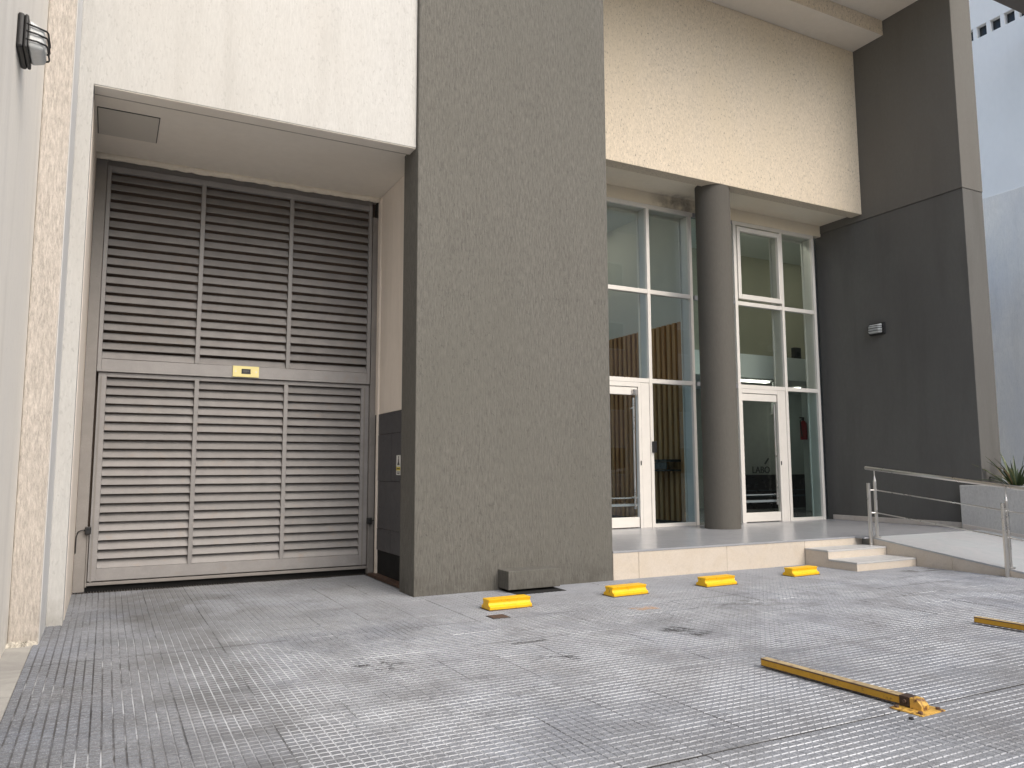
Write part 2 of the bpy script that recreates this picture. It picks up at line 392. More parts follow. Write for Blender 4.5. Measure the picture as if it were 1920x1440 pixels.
    mark(1.62, 4.95, 0.20, 0.20, (9, 9, 1), 0.52, 0.60, dk, 0.8, 0.3)
    mark(2.72, 4.62, 0.22, 0.14, (7, 16, 1), 0.54, 0.62, dk, 0.75, -0.2)
    mark(2.78, 5.10, 0.20, 0.05, (6, 25, 1), 0.48, 0.58, dk, 0.75, 0.1)
    mark(4.35, 5.80, 0.16, 0.10, (10, 10, 1), 0.42, 0.6, (0.50, 0.26, 0.08), 0.55)
    mark(9.05, 6.28, 0.55, 0.14, (4, 9, 1), 0.40, 0.6, (0.07, 0.065, 0.06), 0.7)
    mark(7.1, 5.15, 0.30, 0.07, (5, 20, 1), 0.45, 0.6, (0.09, 0.088, 0.085), 0.7, -0.15)
    mark(5.35, 5.55, 0.5, 0.25, (5, 9, 1), 0.48, 0.66, (0.12, 0.118, 0.115), 0.6, -0.2)
    mark(0.7, 7.9, 0.7, 0.9, (3, 2, 1), 0.42, 0.66, (0.10, 0.095, 0.09), 0.55)
    T.col(base); T.rough(0.95)
    T.b.inputs['Specular IOR Level'].default_value = 0.08
    T.bump(fine, 0.35, 0.003)
    return T.m
PAD, GROOVE = paving(False), paving(True)
JOINT = paint('joint_sealant', (0.045, 0.043, 0.042), 0.85, 0.2, 0.2)

# ------------------------------------------------------------------ ground
g = obj('ground', MB().quad((-250, -250, -0.06), (250, -250, -0.06), (250, 250, -0.06), (-250, 250, -0.06)), CEMENT); tag(g, kind='structure')
rd = obj('road', MB().quad((-60, -10.5, -0.045), (60, -10.5, -0.045), (60, -3.2, -0.045), (-60, -3.2, -0.045)), ASPHALT); tag(rd, kind='structure')
kb = obj('kerb', MB().box(-60, 60, -3.2, -3.02, -0.06, 0.0), CEMENT, bevel=0.02); tag(kb, kind='structure')
fs = obj('far_pavement', MB().box(-60, 60, -13.0, -10.5, -0.06, 0.06), CEMENT, bevel=0.02); tag(fs, kind='structure')
pv = obj('pavement', MB().box(-0.41, 13.4, -3.02, 9.18, -0.055, -0.012), JOINT); tag(pv, kind='structure')
gu = obj('gutter', MB().box(-0.572, -0.41, -3.02, 6.735, -0.055, -0.002).box(-0.41, -0.372, 6.735, 7.42, -0.055, -0.002), CEMENT, bevel=0.006); tag(gu, kind='structure')

def tile_mb():
    mb = MB(); s = 0.4; e = 0.0006; zt, zg = 0.0, -0.0045
    mb.box(e, s-e, e, s-e, -0.012, zg, 1)
    c = s/8
    for i in range(8):
        for j in range(8):
            x0, x1, y0, y1 = i*c+0.0026, (i+1)*c-0.0026, j*c+0.0026, (j+1)*c-0.0026; b = 0.0022
            A = [(x0,y0,zg),(x1,y0,zg),(x1,y1,zg),(x0,y1,zg)]; B = [(x0+b,y0+b,zt),(x1-b,y0+b,zt),(x1-b,y1-b,zt),(x0+b,y1-b,zt)]
            mb.poly(B, 0)
            for k in range(4):
                l = (k+1) % 4; mb.quad(A[k], A[l], B[l], B[k], 1)
    return mb
tm = tile_mb(); tme = tm.mesh('paving_tile', [PAD, GROOVE])
def pix(p):
    d = Vector(p) - CAMP; z = d.dot(fwd)
    if z < 0.2: return None
    return 960 + FPX*d.dot(r2)/z, 720 - FPX*d.dot(u2)/z, z
cells = []
for iy in range(0, 30):
    y0 = 9.18 - (iy+1)*0.4 - (0.014 if iy >= 16 else 0)
    for ix in range(0, 35):
        x0 = -0.41 + ix*0.4
        if x0 > 12.9: continue
        if y0 < -2.95: continue
        if y0 > 7.37 and x0 > 2.75: continue
        if x0 > 5.2 and y0 > 7.4: continue
        p = pix((x0+0.2, y0+0.2, 0))
        vis = p is not None and -60 < p[0] < 1980 and p[1] < 1500
        if x0 > 9.3 and y0 > 4.7: vis = False
        cells.append((0 if vis else 1, (Vector((x0+0.2, y0+0.2, 0)) - CAMP).length, x0, y0))
cells.sort()
rest = MB()
for k, (a, d, x0, y0) in enumerate(cells):
    z = random.uniform(-0.0012, 0.0012); dx, dy = random.uniform(-0.0008, 0.0008), random.uniform(-0.0008, 0.0008)
    if k < 300:
        o = bpy.data.objects.new('paving_tile', tme); link(o, pv); o.location = (x0+dx, y0+dy, z)
        o.rotation_euler = (random.uniform(-0.003, 0.003), random.uniform(-0.003, 0.003), random.uniform(-0.002, 0.002))
    else:
        n = len(rest.v); rest.v += [(v[0]+x0+dx, v[1]+y0+dy, v[2]+z) for v in tm.v]
        rest.f += [tuple(n+i for i in f) for f in tm.f]; rest.mi += tm.mi
me = bpy.data.meshes.new('paving_tiles'); me.from_pydata(rest.v, [], rest.f)
me.materials.append(PAD); me.materials.append(GROOVE)
me.polygons.foreach_set('material_index', rest.mi)
o = bpy.data.objects.new('paving_tiles', me); link(o, pv); o['kind'] = 'stuff'
ej = obj('expansion_joint', MB().box(-0.41, 13.4, 2.766, 2.780, -0.012, -0.003), JOINT, pv)

# ------------------------------------------------------------------ building
TOP = 9.7
bld = thing('office_building', 'cream and grey rendered office front with a wide grey pillar between gate and glass entrance', 'building', (3.9, 7.37, 0))
obj('front_pillar', MB().prism([(2.74, 7.37), (5.11, 7.37), (5.11, 10.6), (2.93, 10.6), (2.93, 7.80), (2.74, 7.80)], 'z', -0.05, TOP), GREY, bld, bevel=0.008)
obj('gate_lintel', MB().prism([(-0.375, -0.05), (-0.255, -0.05), (-0.255, 4.61), (2.735, 4.61), (2.735, TOP), (-0.375, TOP)], 'y', 7.42, 7.62), WHITE, bld, bevel=0.006)
obj('lintel_underside', MB().box(-0.25, 2.732, 7.428, 7.618, 4.603, 4.609), SOFFIT, bld)
obj('gate_reveal', MB().box(-0.40, -0.252, 7.66, 9.7, -0.05, 4.9), REVEAL, bld)
sf = obj('gate_soffit', MB().box(-0.252, 2.93, 7.62, 9.7, 4.655, 4.9), SOFFIT, bld)
obj('shade_line', MB().box(-0.25, 2.732, 7.600, 7.618, 4.6015, 4.6035), paint('shade_line_tone', (0.40, 0.36, 0.31), 0.9, 0.2, 0), bld)  # thin brown strip, a shade line painted along the soffit step
obj('panel_gap', MB().box(-0.236, 0.308, 7.982, 8.638, 4.650, 4.654), BLACK, sf)
obj('access_panel', MB().box(-0.228, 0.30, 7.99, 8.63, 4.645, 4.6495), paint('panel_grey', (0.60, 0.57, 0.51), 0.6, 0.02, 0), sf, bevel=0.002)
# rough plaster bead over the gate
mb = MB(); pts = []
for i in range(61):
    x = -0.252 + 3.18*i/60; pts.append((x, 9.21 + random.uniform(-.006, .006), 4.637 + random.uniform(-.007, .007)))
mb.path(pts, 0.040, 8)
obj('plaster_bead', mb, stucco('bead_plaster', (0.86, 0.79, 0.67), 30, 30, 0.05, 0.5, 0.05), bld, smooth=True)
obj('reveal_lining', MB().box(2.915, 2.9298, 8.20, 9.26, 1.915, 4.65), REVEAL, bld)
obj('reveal_edge', MB().box(2.895, 2.928, 9.10, 9.16, 0.0, 4.62), REVEAL, bld, bevel=0.008)
dd = obj('dado', MB().box(2.92, 2.9295, 7.81, 9.26, 0.0, 1.912), BLACKM, bld)
for (z0, z1) in ((0.30, 0.553), (0.557, 1.107), (1.111, 1.660), (1.664, 1.91)):
    for (y0, y1) in ((7.82, 8.198), (8.202, 8.598), (8.602, 9.10)):
        obj('dado_tile', MB().box(2.908 + random.uniform(-.002, .002), 2.92, y0, y1, z0, z1), TILED, dd, bevel=0.002)
obj('floor_angle', MB().box(2.83, 2.92, 7.82, 9.18, -0.01, 0.022), IRON, bld)
# entrance lintel with its lower beam strip, soffit, bulkhead over the frames
obj('entrance_lintel', MB().box(5.10, 11.798, 9.07, 9.30, 5.76, 8.83), CREAM, bld, bevel=0.008)
obj('entrance_soffit', MB().box(5.10, 11.815, 9.30, 10.00, 5.805, 6.0).box(5.10, 11.815, 10.00, 10.12, 5.60, 6.0), stucco('entrance_soffit_paint', (0.82, 0.75, 0.62), 9, 9, 0.025, 0.1, 0.05, 0.0, tint=(0.80, 0.70, 0.54), dirt=0.05, spot=(8.45, 9.98, 5.68, 0.85, 0.3, 0.30)), bld, bevel=0.004)
obj('overhang_beam', MB().box(5.10, 11.798, 8.46, 9.30, 8.832, 9.10), SOFFIT, bld, bevel=0.01)
obj('beam_face', MB().box(5.10, 11.797, 8.445, 8.46, 8.835, 9.10), CREAM, bld, bevel=0.004)
obj('overhang_slab', MB().box(5.10, 11.798, 6.30, 9.30, 9.102, 9.5), SOFFIT, bld)
obj('upper_wall', MB().box(5.11, 11.798, 9.07, 9.30, 9.5, TOP), CREAM, bld)
# side fin wall, lower part proud of the upper one
obj('side_wall', MB().box(11.815, 12.33, 7.235, 10.13, -0.05, 5.655), DARK, bld, bevel=0.008)
obj('side_wall', MB().box(11.80, 12.335, 7.228, 10.13, 5.657, TOP), DARK2, bld, bevel=0.008)['label'] = 'upper part of the side wall, slightly paler above a seam'
# column
mb = MB()
mb.tube((8.56, 9.35, 0.30), (8.56, 9.35, 5.82), 0.277, n=64)
co = obj('round_column', mb, COLUMN, bld, smooth=True)
em = co.modifiers.new('edge', 'EDGE_SPLIT'); em.split_angle = R(50)
# back of the garage so that the louvres show a dark room
obj('garage_back_wall', MB().box(-0.4, 2.93, 11.5, 11.6, -0.05, 4.9).box(-0.5, -0.4, 9.7, 11.5, -0.05, 4.9), paint('garage_wall', (0.2, 0.19, 0.18), 0.9), bld)
# interior shell
obj('interior_wall', MB().box(5.2, 8.7, 14.2, 14.3, 0.3, 6.0), INWALL, bld)
obj('interior_wall', MB().box(8.80, 13.2, 14.2, 14.3, 0.3, 6.0), INWALL, bld)
obj('interior_wall', MB().box(13.2, 16.9, 14.2, 14.3, 0.3, 6.0), paint('lettering_wall', (0.46, 0.49, 0.45), 0.8), bld)
obj('interior_wall', MB().box(16.8, 16.9, 10.2, 14.2, 0.3, 6.0).box(11.64, 16.9, 10.25, 10.3, 0.3, 6.0), INGREY, bld)
obj('partition_wall', MB().box(8.70, 8.80, 10.30, 14.2, 0.3, 6.0), paint('partition_grey', (0.60, 0.59, 0.53), 0.8, 0.02, 0), bld)
obj('interior_ceiling', MB().box(5.1, 16.9, 10.12, 14.3, 5.95, 6.1), INWHITE, bld)
obj('interior_floor', MB().box(5.11, 16.9, 10.10, 14.3, 0.25, 0.318), INFLOOR, bld)
obj('bulkhead', MB().box(8.81, 16.75, 11.5, 11.62, 3.05, 3.525), INWHITE, bld)
obj('low_ceiling', MB().box(8.81, 16.75, 11.62, 14.2, 3.12, 3.2), INWHITE, bld)
obj('upper_back_wall', MB().box(8.81, 16.75, 12.6, 12.7, 3.2, 5.95), INWALL, bld)
def lit(name, c, st):
    T = NT(name); T.col((0.8, 0.8, 0.8)); T.b.inputs['Emission Color'].default_value = (*c, 1); T.b.inputs['Emission Strength'].default_value = st
    return T.m
LIT = lit('lobby_lamp', (1.0, 0.97, 0.86), 4.2)
for (x, yy, z) in ((10.9, 10.75, 5.88), (13.6, 11.0, 5.88), (7.4, 12.4, 5.88)):
    obj('ceiling_light', MB().box(x-0.6, x+0.6, yy-0.15, yy+0.15, z, z+0.05), LIT, bld)
obj('strip_light', MB().box(11.75, 12.68, 12.25, 12.38, 3.09, 3.12), LIT, bld)
obj('strip_light', MB().box(14.2, 15.4, 12.9, 13.05, 3.09, 3.12), LIT, bld)

# ------------------------------------------------------------------ garage gate
gt = thing('garage_gate', 'tall grey louvred metal garage gate in two leaves with brown dirty slats', 'gate', (1.35, 9.3, 0))
for x0, x1 in ((-0.25, -0.142), (2.853, 2.93)):
    obj('post', MB().box(x0, x1, 9.27, 9.42, 0.0, 4.62 if x0 < 0 else 4.42), GATED, gt, bevel=0.004)
obj('sill', MB().box(-0.25, 2.93, 9.31, 9.40, 0.055, 0.088), GATED, gt, bevel=0.004)
obj('head_rail', MB().box(-0.14, 2.85, 9.30, 9.36, 4.56, 4.655), GATED, gt)
obj('backing_sheet', MB().box(-0.25, 2.93, 9.445, 9.45, 0.0, 4.655), BACK, gt)
def leaf(label, xl0, xl1, xr0, xr1, zb, zb1, zt0, zt, yf, n, mul_x, mw):
    f = MB()
    f.box(xl0, xl1, yf, yf+0.05, zb, zt).box(xr0, xr1, yf, yf+0.05, zb, zt)
    f.box(xl1, xr0, yf+0.002, yf+0.05, zb, zb1).box(xl1, xr0, yf+0.002, yf+0.05, zt0, zt)
    lf = obj('leaf', f, GATE, gt, bevel=0.004); lf['label'] = label
    for x in mul_x:
        obj('mullion', MB().box(x-mw/2, x+mw/2, yf-0.004, yf+0.03, zb1, zt0), GATE, lf, bevel=0.003)
    p = (zt0-zb1)/n
    edges = [xl1] + list(mul_x) + [xr0]
    hh, d, th = p*(0.77 if n == 20 else 0.86), 0.058, 0.004
    for c in range(3):
        a = edges[c] + (mw/2 if c else 0.001); b = edges[c+1] - (mw/2 if c < 2 else 0.001)
        L = b-a
        pr = [(0, 0), (th, -0.004), (d+th, hh-0.006), (d, hh)]
        me = MB().prism(pr, 'x', 0, L).mesh('slat', GATE)
        for k in range(n):
            o = obj('slat', me, GATE, lf); o.location = (a, yf+0.010+random.uniform(-.001, .001), zb1 + k*p + p*0.06 + random.uniform(-.0012, .0012))
            o.rotation_euler = (random.uniform(-0.03, 0.03), random.uniform(-0.0012, 0.0012), 0)
    return lf
leaf('upper leaf that overlaps the lower one', -0.138, -0.097, 2.805, 2.845, 2.295, 2.43, 4.50, 4.565, 9.275, 20, (0.85, 1.846), 0.046)
leaf('lower leaf with wider stiles', -0.12, -0.040, 2.752, 2.848, 0.10, 0.225, 2.245, 2.29, 9.315, 21, (0.86, 1.842), 0.046)
obj('stile_strip', MB().box(-0.098, -0.085, 9.308, 9.316, 0.08, 2.25).box(2.785, 2.80, 9.308, 9.316, 0.08, 2.25), GATED, gt)

# plate in the middle of the gate
pl = thing('gate_plate', 'small pale yellow plate with a dark centre fixed on the middle rail of the gate', 'sign', (1.374, 9.27, 2.306))
obj('plate', MB().box(1.23, 1.518, 9.258, 9.272, 2.306, 2.432), BRASS, pl, bevel=0.003)
obj('dark_window', MB().box(1.325, 1.425, 9.2545, 9.258, 2.342, 2.400), BLACK, pl, bevel=0.001)
obj('glint', MB().box(1.343, 1.405, 9.2535, 9.2545, 2.374, 2.380).box(1.343, 1.385, 9.2535, 9.2545, 2.362, 2.366), paint('plate_glint', (0.12, 0.12, 0.11), 0.4), pl)
for x in (1.262, 1.486):
    obj('screw', MB().tube((x, 9.255, 2.369), (x, 9.259, 2.369), 0.007, n=10), STEEL, pl)
# photocells
for (x, s, lab) in ((-0.135, -1, 'black photocell box with a cable on the left gate post'), (2.857, 1, 'black photocell box with a cable on the right gate post')):
    t = thing('gate_sensor', lab, 'sensor', (x, 9.26, 0.63), 'gate photocells')
    obj('housing', MB().box(x-0.028, x+0.028, 9.215, 9.268, 0.590, 0.668), BLACK, t, bevel=0.008)
    obj('lens', MB().tube((x, 9.211, 0.64), (x, 9.216, 0.64), 0.013, n=12), PANED, t)
    obj('cable', MB().path([(x+s*0.025, 9.255, 0.63), (x+s*0.06, 9.25, 0.632), (x+s*0.09, 9.252, 0.618), (x+s*0.105, 9.262, 0.56), (x+s*0.106, 9.266, 0.40)], 0.005, 6), BLACK, t, smooth=True)
    obj('conduit', MB().tube((x, 9.264, 0.59), (x - s*0.002, 9.264, 0.05), 0.008, n=8), GATED, t)
# channel drain
dr = thing('channel_drain', 'dark slotted drain grating across the foot of the garage gate', 'drain', (1.34, 9.24, 0))
obj('channel', MB().box(-0.25, 2.83, 9.182, 9.304, -0.05, -0.013), BLACKM, dr)
obj('dark_gap', MB().box(-0.14, 2.853, 9.36, 9.37, -0.05, 0.054).box(-0.25, 2.853, 9.305, 9.36, -0.05, -0.02), BLACKM, dr)
obj('rim', MB().box(-0.25, 2.83, 9.182, 9.190, -0.012, 0.003), GRATE, dr)
mb = MB(); x = -0.24
while x < 2.82:
    mb.box(x, x+0.007, 9.190, 9.300, -0.012, 0.001); x += 0.026
gb = obj('grate_bars', mb, GRATE, dr); gb['kind'] = 'stuff'
# warning sticker on the dado
st = thing('warning_sticker', 'small white and yellow warning sticker on the dark tiles beside the gate', 'sticker', (2.905, 8.34, 1.19))
xs = 2.9035
obj('sheet', MB().box(xs, xs+0.002, 8.27, 8.41, 1.185, 1.405), STICKW, st)
obj('yellow_band', MB().box(xs-0.001, xs, 8.275, 8.405, 1.235, 1.275), STICKY, st)
obj('pictogram', MB().prism([(8.30, 1.295), (8.38, 1.295), (8.355, 1.33), (8.35, 1.37), (8.33, 1.37), (8.325, 1.33)], 'x', xs-0.001, xs).tube((xs-0.001, 8.34, 1.384), (xs, 8.34, 1.384), 0.012, n=12), BLACK, st)
obj('text_bars', MB().box(xs-0.001, xs, 8.29, 8.39, 1.215, 1.223).box(xs-0.001, xs, 8.30, 8.38, 1.198, 1.206).box(xs-0.002, xs-0.001, 8.295, 8.385, 1.250, 1.260), BLACK, st)

# ------------------------------------------------------------------ boundary wall at the left
bw = thing('boundary_wall', 'pale beige side wall running towards the viewer with a rough brown pilaster', 'wall', (-0.57, 6.7, 0))
obj('wall_face', MB().box(-0.95, -0.57, -3.0, 6.8, -0.05, TOP), BEIGEW, bw)
obj('pilaster', MB().box(-0.569, -0.376, 6.72, 7.415, -0.05, TOP), ROUGH, bw, bevel=0.012)
obj('edge_band', MB().box(-0.3765, -0.372, 6.728, 7.416, 0.0, TOP), SMOOTHB, bw)
mb = MB()
for k in range(24):
    x = random.uniform(-0.565, -0.38); y = 6.71 + random.uniform(-0.03, 0.005); r = random.uniform(0.010, 0.034)
    mb.hexa([(x-r, y-r, -0.01), (x+r, y-r*.7, -0.01), (x+r*.8, y+r, -0.01), (x-r*.9, y+r*.8, -0.01), (x-r*.6, y-r*.5, r*.9), (x+r*.5, y-r*.5, r*.7), (x+r*.5, y+r*.5, r), (x-r*.5, y+r*.4, r*.8)])
rb = obj('plaster_crumbs', mb, stone('crumb_plaster', (0.62, 0.58, 0.50), (0.05, 0.045, 0.03), 0.9, 0.95, 14)); rb['kind'] = 'stuff'; rb['label'] = 'crumbled plaster bits at the foot of the brown pilaster'; rb['category'] = 'rubble'

# ------------------------------------------------------------------ wall lamps
def make_lamp(label, loc, rz):
    # local frame: wall plane is x=0, lamp looks along +x, width along y
    t = thing('wall_lamp', label, 'wall lamp', loc, 'bulkhead wall lamps', rz)
    W, H = 0.15, 0.105
    obj('back_plate', MB().box(0, 0.035, -W, W, -H, H), BLACK, t, bevel=0.014, local=True)
    obj('rim', MB().prism([(-W+.004, -H+.004), (W-.004, -H+.004), (W-.004, H-.004), (-W+.004, H-.004)], 'x', 0.035, 0.055), BLACK, t, bevel=0.008, local=True)
    P = [(0.055, -W+.02, -H+.02), (0.055, W-.02, -H+.02), (0.055, W-.02, H-.02), (0.055, -W+.02, H-.02)]
    Q = [(0.135, -W+.05, -H+.03), (0.135, W-.05, -H+.03), (0.135, W-.05, H-.055), (0.135, -W+.05, H-.055)]
    obj('glass', MB().hexa(P+Q), LAMPG, t, bevel=0.02, local=True, seg=3)
    mb = MB()
    for z in (-0.045, 0.0, 0.04):
        mb.path([(0.045, -W+.006, z*1.1), (0.10, -W+.022, z), (0.145, -W+.05, z), (0.150, -W+.07, z), (0.150, W-.07, z), (0.145, W-.05, z), (0.10, W-.022, z), (0.045, W-.006, z*1.1)], 0.0055, 8)
    obj('guard', mb, BLACK, t, smooth=True, local=True)
    return t
make_lamp('black caged wall lamp high on the beige side wall at the upper left', (-0.57, 5.14, 3.75), 0)
make_lamp('black caged wall lamp on the dark grey wall right of the entrance', (11.815, 8.88, 3.65), math.pi)

# ------------------------------------------------------------------ entrance glazing
YG = 10.05
def glazing(label, x0, x1, verts, doors):
    t = thing('entrance_glazing', label, 'glazed front', ((x0+x1)/2, YG, 0.32), 'glazed entrance bays')
    ZT, T1, T2, ZB = 5.60, 4.125, 2.655, 0.32
    hw = 0.031
    obj('head', MB().box(x0, x1, YG-0.045, YG+0.17, ZT-0.07, ZT), ALU, t, bevel=0.004)
    obj('inner_flange', MB().box(x0, x1, YG+0.172, YG+0.19, ZT-0.115, ZT-0.01), ALU, t)
    for x in verts:
        obj('mullion', MB().box(x-hw, x+hw, YG-0.05, YG+0.17, ZB, ZT-0.071), ALU, t, bevel=0.004)
        obj('inner_flange', MB().box(x-hw-0.022, x+hw+0.01, YG+0.171, YG+0.19, ZB, ZT-0.116), ALU, t)
    for z in (T1, T2):
        for a, b in zip(verts[:-1], verts[1:]):
            obj('transom', MB().box(a+hw, b-hw, YG-0.045, YG+0.045, z-0.035, z+0.035), ALU, t, bevel=0.004)
    for a, b in zip(verts[:-1], verts[1:]):
        for z0, z1 in ((T1+0.035, ZT-0.07), (T2+0.035, T1-0.035)):
            obj('pane', MB().box(a+hw-.004, b-hw+.004, YG-0.004, YG+0.004, z0-.004, z1+.004), GLASS, t)
    for a, b in zip(verts[:-1], verts[1:]):
        dd_ = [d for d in doors if a-0.01 <= d[0] and d[1] <= b+0.01]
        if not dd_:
            obj('pane', MB().box(a+hw-.004, b-hw+.004, YG-0.004, YG+0.004, ZB+.05, T2-0.031), GLASSB, t)
            obj('bottom_rail', MB().box(a+hw, b-hw, YG-0.04, YG+0.04, ZB, ZB+0.055), ALU, t, bevel=0.003)
        for (d0, d1, hx) in dd_:
            dr_ = obj('door', MB().box(d0+0.005, d1-0.005, YG-0.005, YG+0.005, 0.485, 2.42), GLASS, t)
            obj('rail', MB().box(d0, d1, YG-0.028, YG+0.028, 2.415, 2.535), ALU, dr_, bevel=0.004)
            obj('rail', MB().box(d0, d1, YG-0.028, YG+0.028, 0.335, 0.49), ALU, dr_, bevel=0.004)
            obj('handle', MB().tube((hx, YG-0.075, 0.62), (hx, YG-0.075, 2.36), 0.016, n=12).tube((hx, YG-0.075, 0.80), (hx, YG-.004, 0.80), 0.010).tube((hx, YG-0.075, 2.2), (hx, YG-.004, 2.2), 0.010), STEEL, dr_, smooth=False)
            for z0, z1 in ((0.66, 0.70), (0.78, 0.80)):
                obj('stripe', MB().box(d0+0.02, d1-0.02, YG-0.0065, YG-0.0055, z0, z1), FROST, dr_)
            for q in ((a+hw, d0-0.008, 0.040, ZB), (d1+0.012, d1+0.065, 0.042, ZB), (d1+0.072, b-hw, 0.035, ZB), (d0-0.008, d1+0.012, 0.040, 2.545)):
                obj('door_jamb', MB().box(q[0], q[1], YG-q[2], YG+0.04, q[3], 2.62), ALU, t, bevel=0.003)
            obj('lock', MB().box(d1+0.03, d1+0.05, YG-0.05, YG-0.042, 1.30, 1.37), BLACK, dr_, bevel=0.003)
    return t
g1 = glazing('white framed glass entrance between the grey pillar and the round column', 5.12, 8.70, (5.155, 6.45, 7.735, 8.63), ((6.52, 7.47, 7.36),))
obj('card_reader', MB().box(7.725, 7.795, YG-0.09, YG-0.05, 1.50, 1.68), BLACK, g1, bevel=0.006)
obj('door_closer', MB().box(7.36, 7.46, YG-0.06, YG-0.03, 2.43, 2.50), STEEL, g1)
g2 = glazing('white framed glass entrance between the round column and the dark wall', 9.60, 11.62, (9.64, 10.76, 11.585), ((9.71, 10.52, 10.40),))
# side-hung vent in the upper left of the right bay
obj('vent_frame', MB().box(9.675, 9.745, YG-0.075, YG-0.01, 4.20, 5.50).box(10.655, 10.72, YG-0.075, YG-0.01, 4.20, 5.50).box(9.745, 10.655, YG-0.074, YG-0.01, 4.20, 4.285).box(9.745, 10.655, YG-0.074, YG-0.01, 5.42, 5.50), ALU, g2, bevel=0.006)
obj('link_pane', MB().box(8.67, 9.60, YG-0.004, YG+0.004, 0.36, 5.56), GLASSB, g2)
GREYALU = paint('grey_aluminium', (0.22, 0.23, 0.25), 0.4)
for z in (4.09, 2.62, 5.53):
    obj('link_rail', MB().box(8.705, 9.598, YG-0.04, YG+0.04, z, z+0.07), GREYALU, g2)

# ------------------------------------------------------------------ inside the lobby
ws = thing('wood_panel', 'brown vertical wood slat panelling inside behind the left glass bay', 'wall panel', (8.68, 12, 0.32))
obj('backing_board', MB().box(8.69, 8.699, 10.33, 14.1, 0.36, 3.76), paint('slat_backing', (0.16, 0.075, 0.03), 0.6), ws)
y = 10.33
while y < 14.05:
    obj('slat', MB().box(8.635, 8.69, y, y+0.080, 0.36, 3.76), WOOD, ws, bevel=0.004); y += 0.145
obj('skirting', MB().box(8.67, 8.698, 10.33, 14.1, 0.32, 0.36), DESKM, ws)
sh = thing('wall_shelf', 'black shelf unit fixed on the wood panelling', 'shelf', (8.45, 11.0, 1.25))
obj('shelf_board', MB().box(8.32, 8.66, 10.40, 11.05, 1.36, 1.40), DESKM, sh)
obj('shelf_board', MB().box(8.32, 8.66, 10.40, 11.05, 1.20, 1.23), DESKM, sh)
obj('drawer_front', MB().box(8.33, 8.35, 10.42, 10.85, 1.24, 1.35), paint('shelf_grey', (0.06, 0.065, 0.07), 0.3), sh)
dk = thing('reception_desk', 'black reception desk inside behind the right glass door', 'desk', (13.6, 13.0, 0.32))
obj('front_panel', MB().box(12.3, 14.6, 13.00, 13.04, 0.34, 1.07), DESKM, dk)
obj('desk_top', MB().box(12.26, 14.64, 12.98, 13.6, 1.07, 1.10), DESKM, dk, bevel=0.004)
for z0, z1 in ((0.60, 0.64), (0.74, 0.76)):
    obj('chrome_strip', MB().box(12.3, 14.6, 12.994, 13.0, z0, z1), paint('desk_blue_strip', (0.05, 0.075, 0.09), 0.3), dk)
lg = thing('wall_lettering', 'dark letters and slanted stroke on the pale wall above the reception desk', 'lettering', (14.3, 14.19, 1.1))
cu = bpy.data.curves.new('letters', 'FONT'); cu.body = 'LABO'; cu.size = 0.235; cu.extrude = 0.006; cu.align_x = 'CENTER'
to = bpy.data.objects.new('letters', cu); COL.objects.link(to); bpy.context.view_layer.update()
me = bpy.data.meshes.new_from_object(to.evaluated_get(bpy.context.evaluated_depsgraph_get())); bpy.data.objects.remove(to)
me.materials.clear(); me.materials.append(LETTER)
o = obj('letters', me, LETTER, lg, local=True); o.rotation_euler = (R(90), 0, 0); o.location = Vector((14.28, 14.19, 1.125)) - WL[lg]
obj('slanted_stroke', MB().prism([(14.40, 1.36), (14.44, 1.34), (14.56, 1.48), (14.53, 1.50)], 'y', 14.185, 14.199), LETTER, lg)
def ext(x, y, z):
    fe = thing('fire_extinguisher', 'red fire extinguisher hanging on a post behind the right glass pane', 'extinguisher', (x, y, z))
    obj('cylinder', MB().tube((x, y, z), (x, y, z+0.36), 0.075, n=20).tube((x, y, z+0.36), (x, y, z+0.42), 0.075, 0.03, n=20), RED, fe)
    obj('valve', MB().tube((x, y, z+0.42), (x, y, z+0.48), 0.02).box(x-0.10, x+0.02, y-0.015, y+0.015, z+0.47, z+0.50).path([(x-.02, y, z+.46), (x-.12, y-.02, z+.42), (x-.12, y-.04, z+.2), (x-.1, y-.04, z+.05)], 0.012), BLACK, fe)
ext(13.70, 12.3, 1.87)
obj('support_post', MB().box(13.78, 13.98, 12.25, 12.4, 0.318, 3.05), INWHITE, bld)
sp = thing('speaker', 'small black loudspeaker standing on the white ledge inside', 'speaker', (12.755, 11.56, 3.525))
obj('cabinet', MB().box(12.66, 12.85, 11.51, 11.61, 3.527, 3.76), BLACK, sp, bevel=0.01)
obj('cone', MB().tube((12.755, 11.505, 3.62), (12.755, 11.511, 3.62), 0.05, n=20), PANED, sp)
el = thing('emergency_light', 'small white emergency light hanging inside behind the right door', 'lamp', (12.83, 12.3, 2.5))
obj('body', MB().box(12.77, 12.89, 12.27, 12.33, 2.40, 2.66), INWHITE, el, bevel=0.015)
obj('bracket', MB().box(12.815, 12.845, 12.285, 12.315, 2.66, 3.115), INWHITE, el)

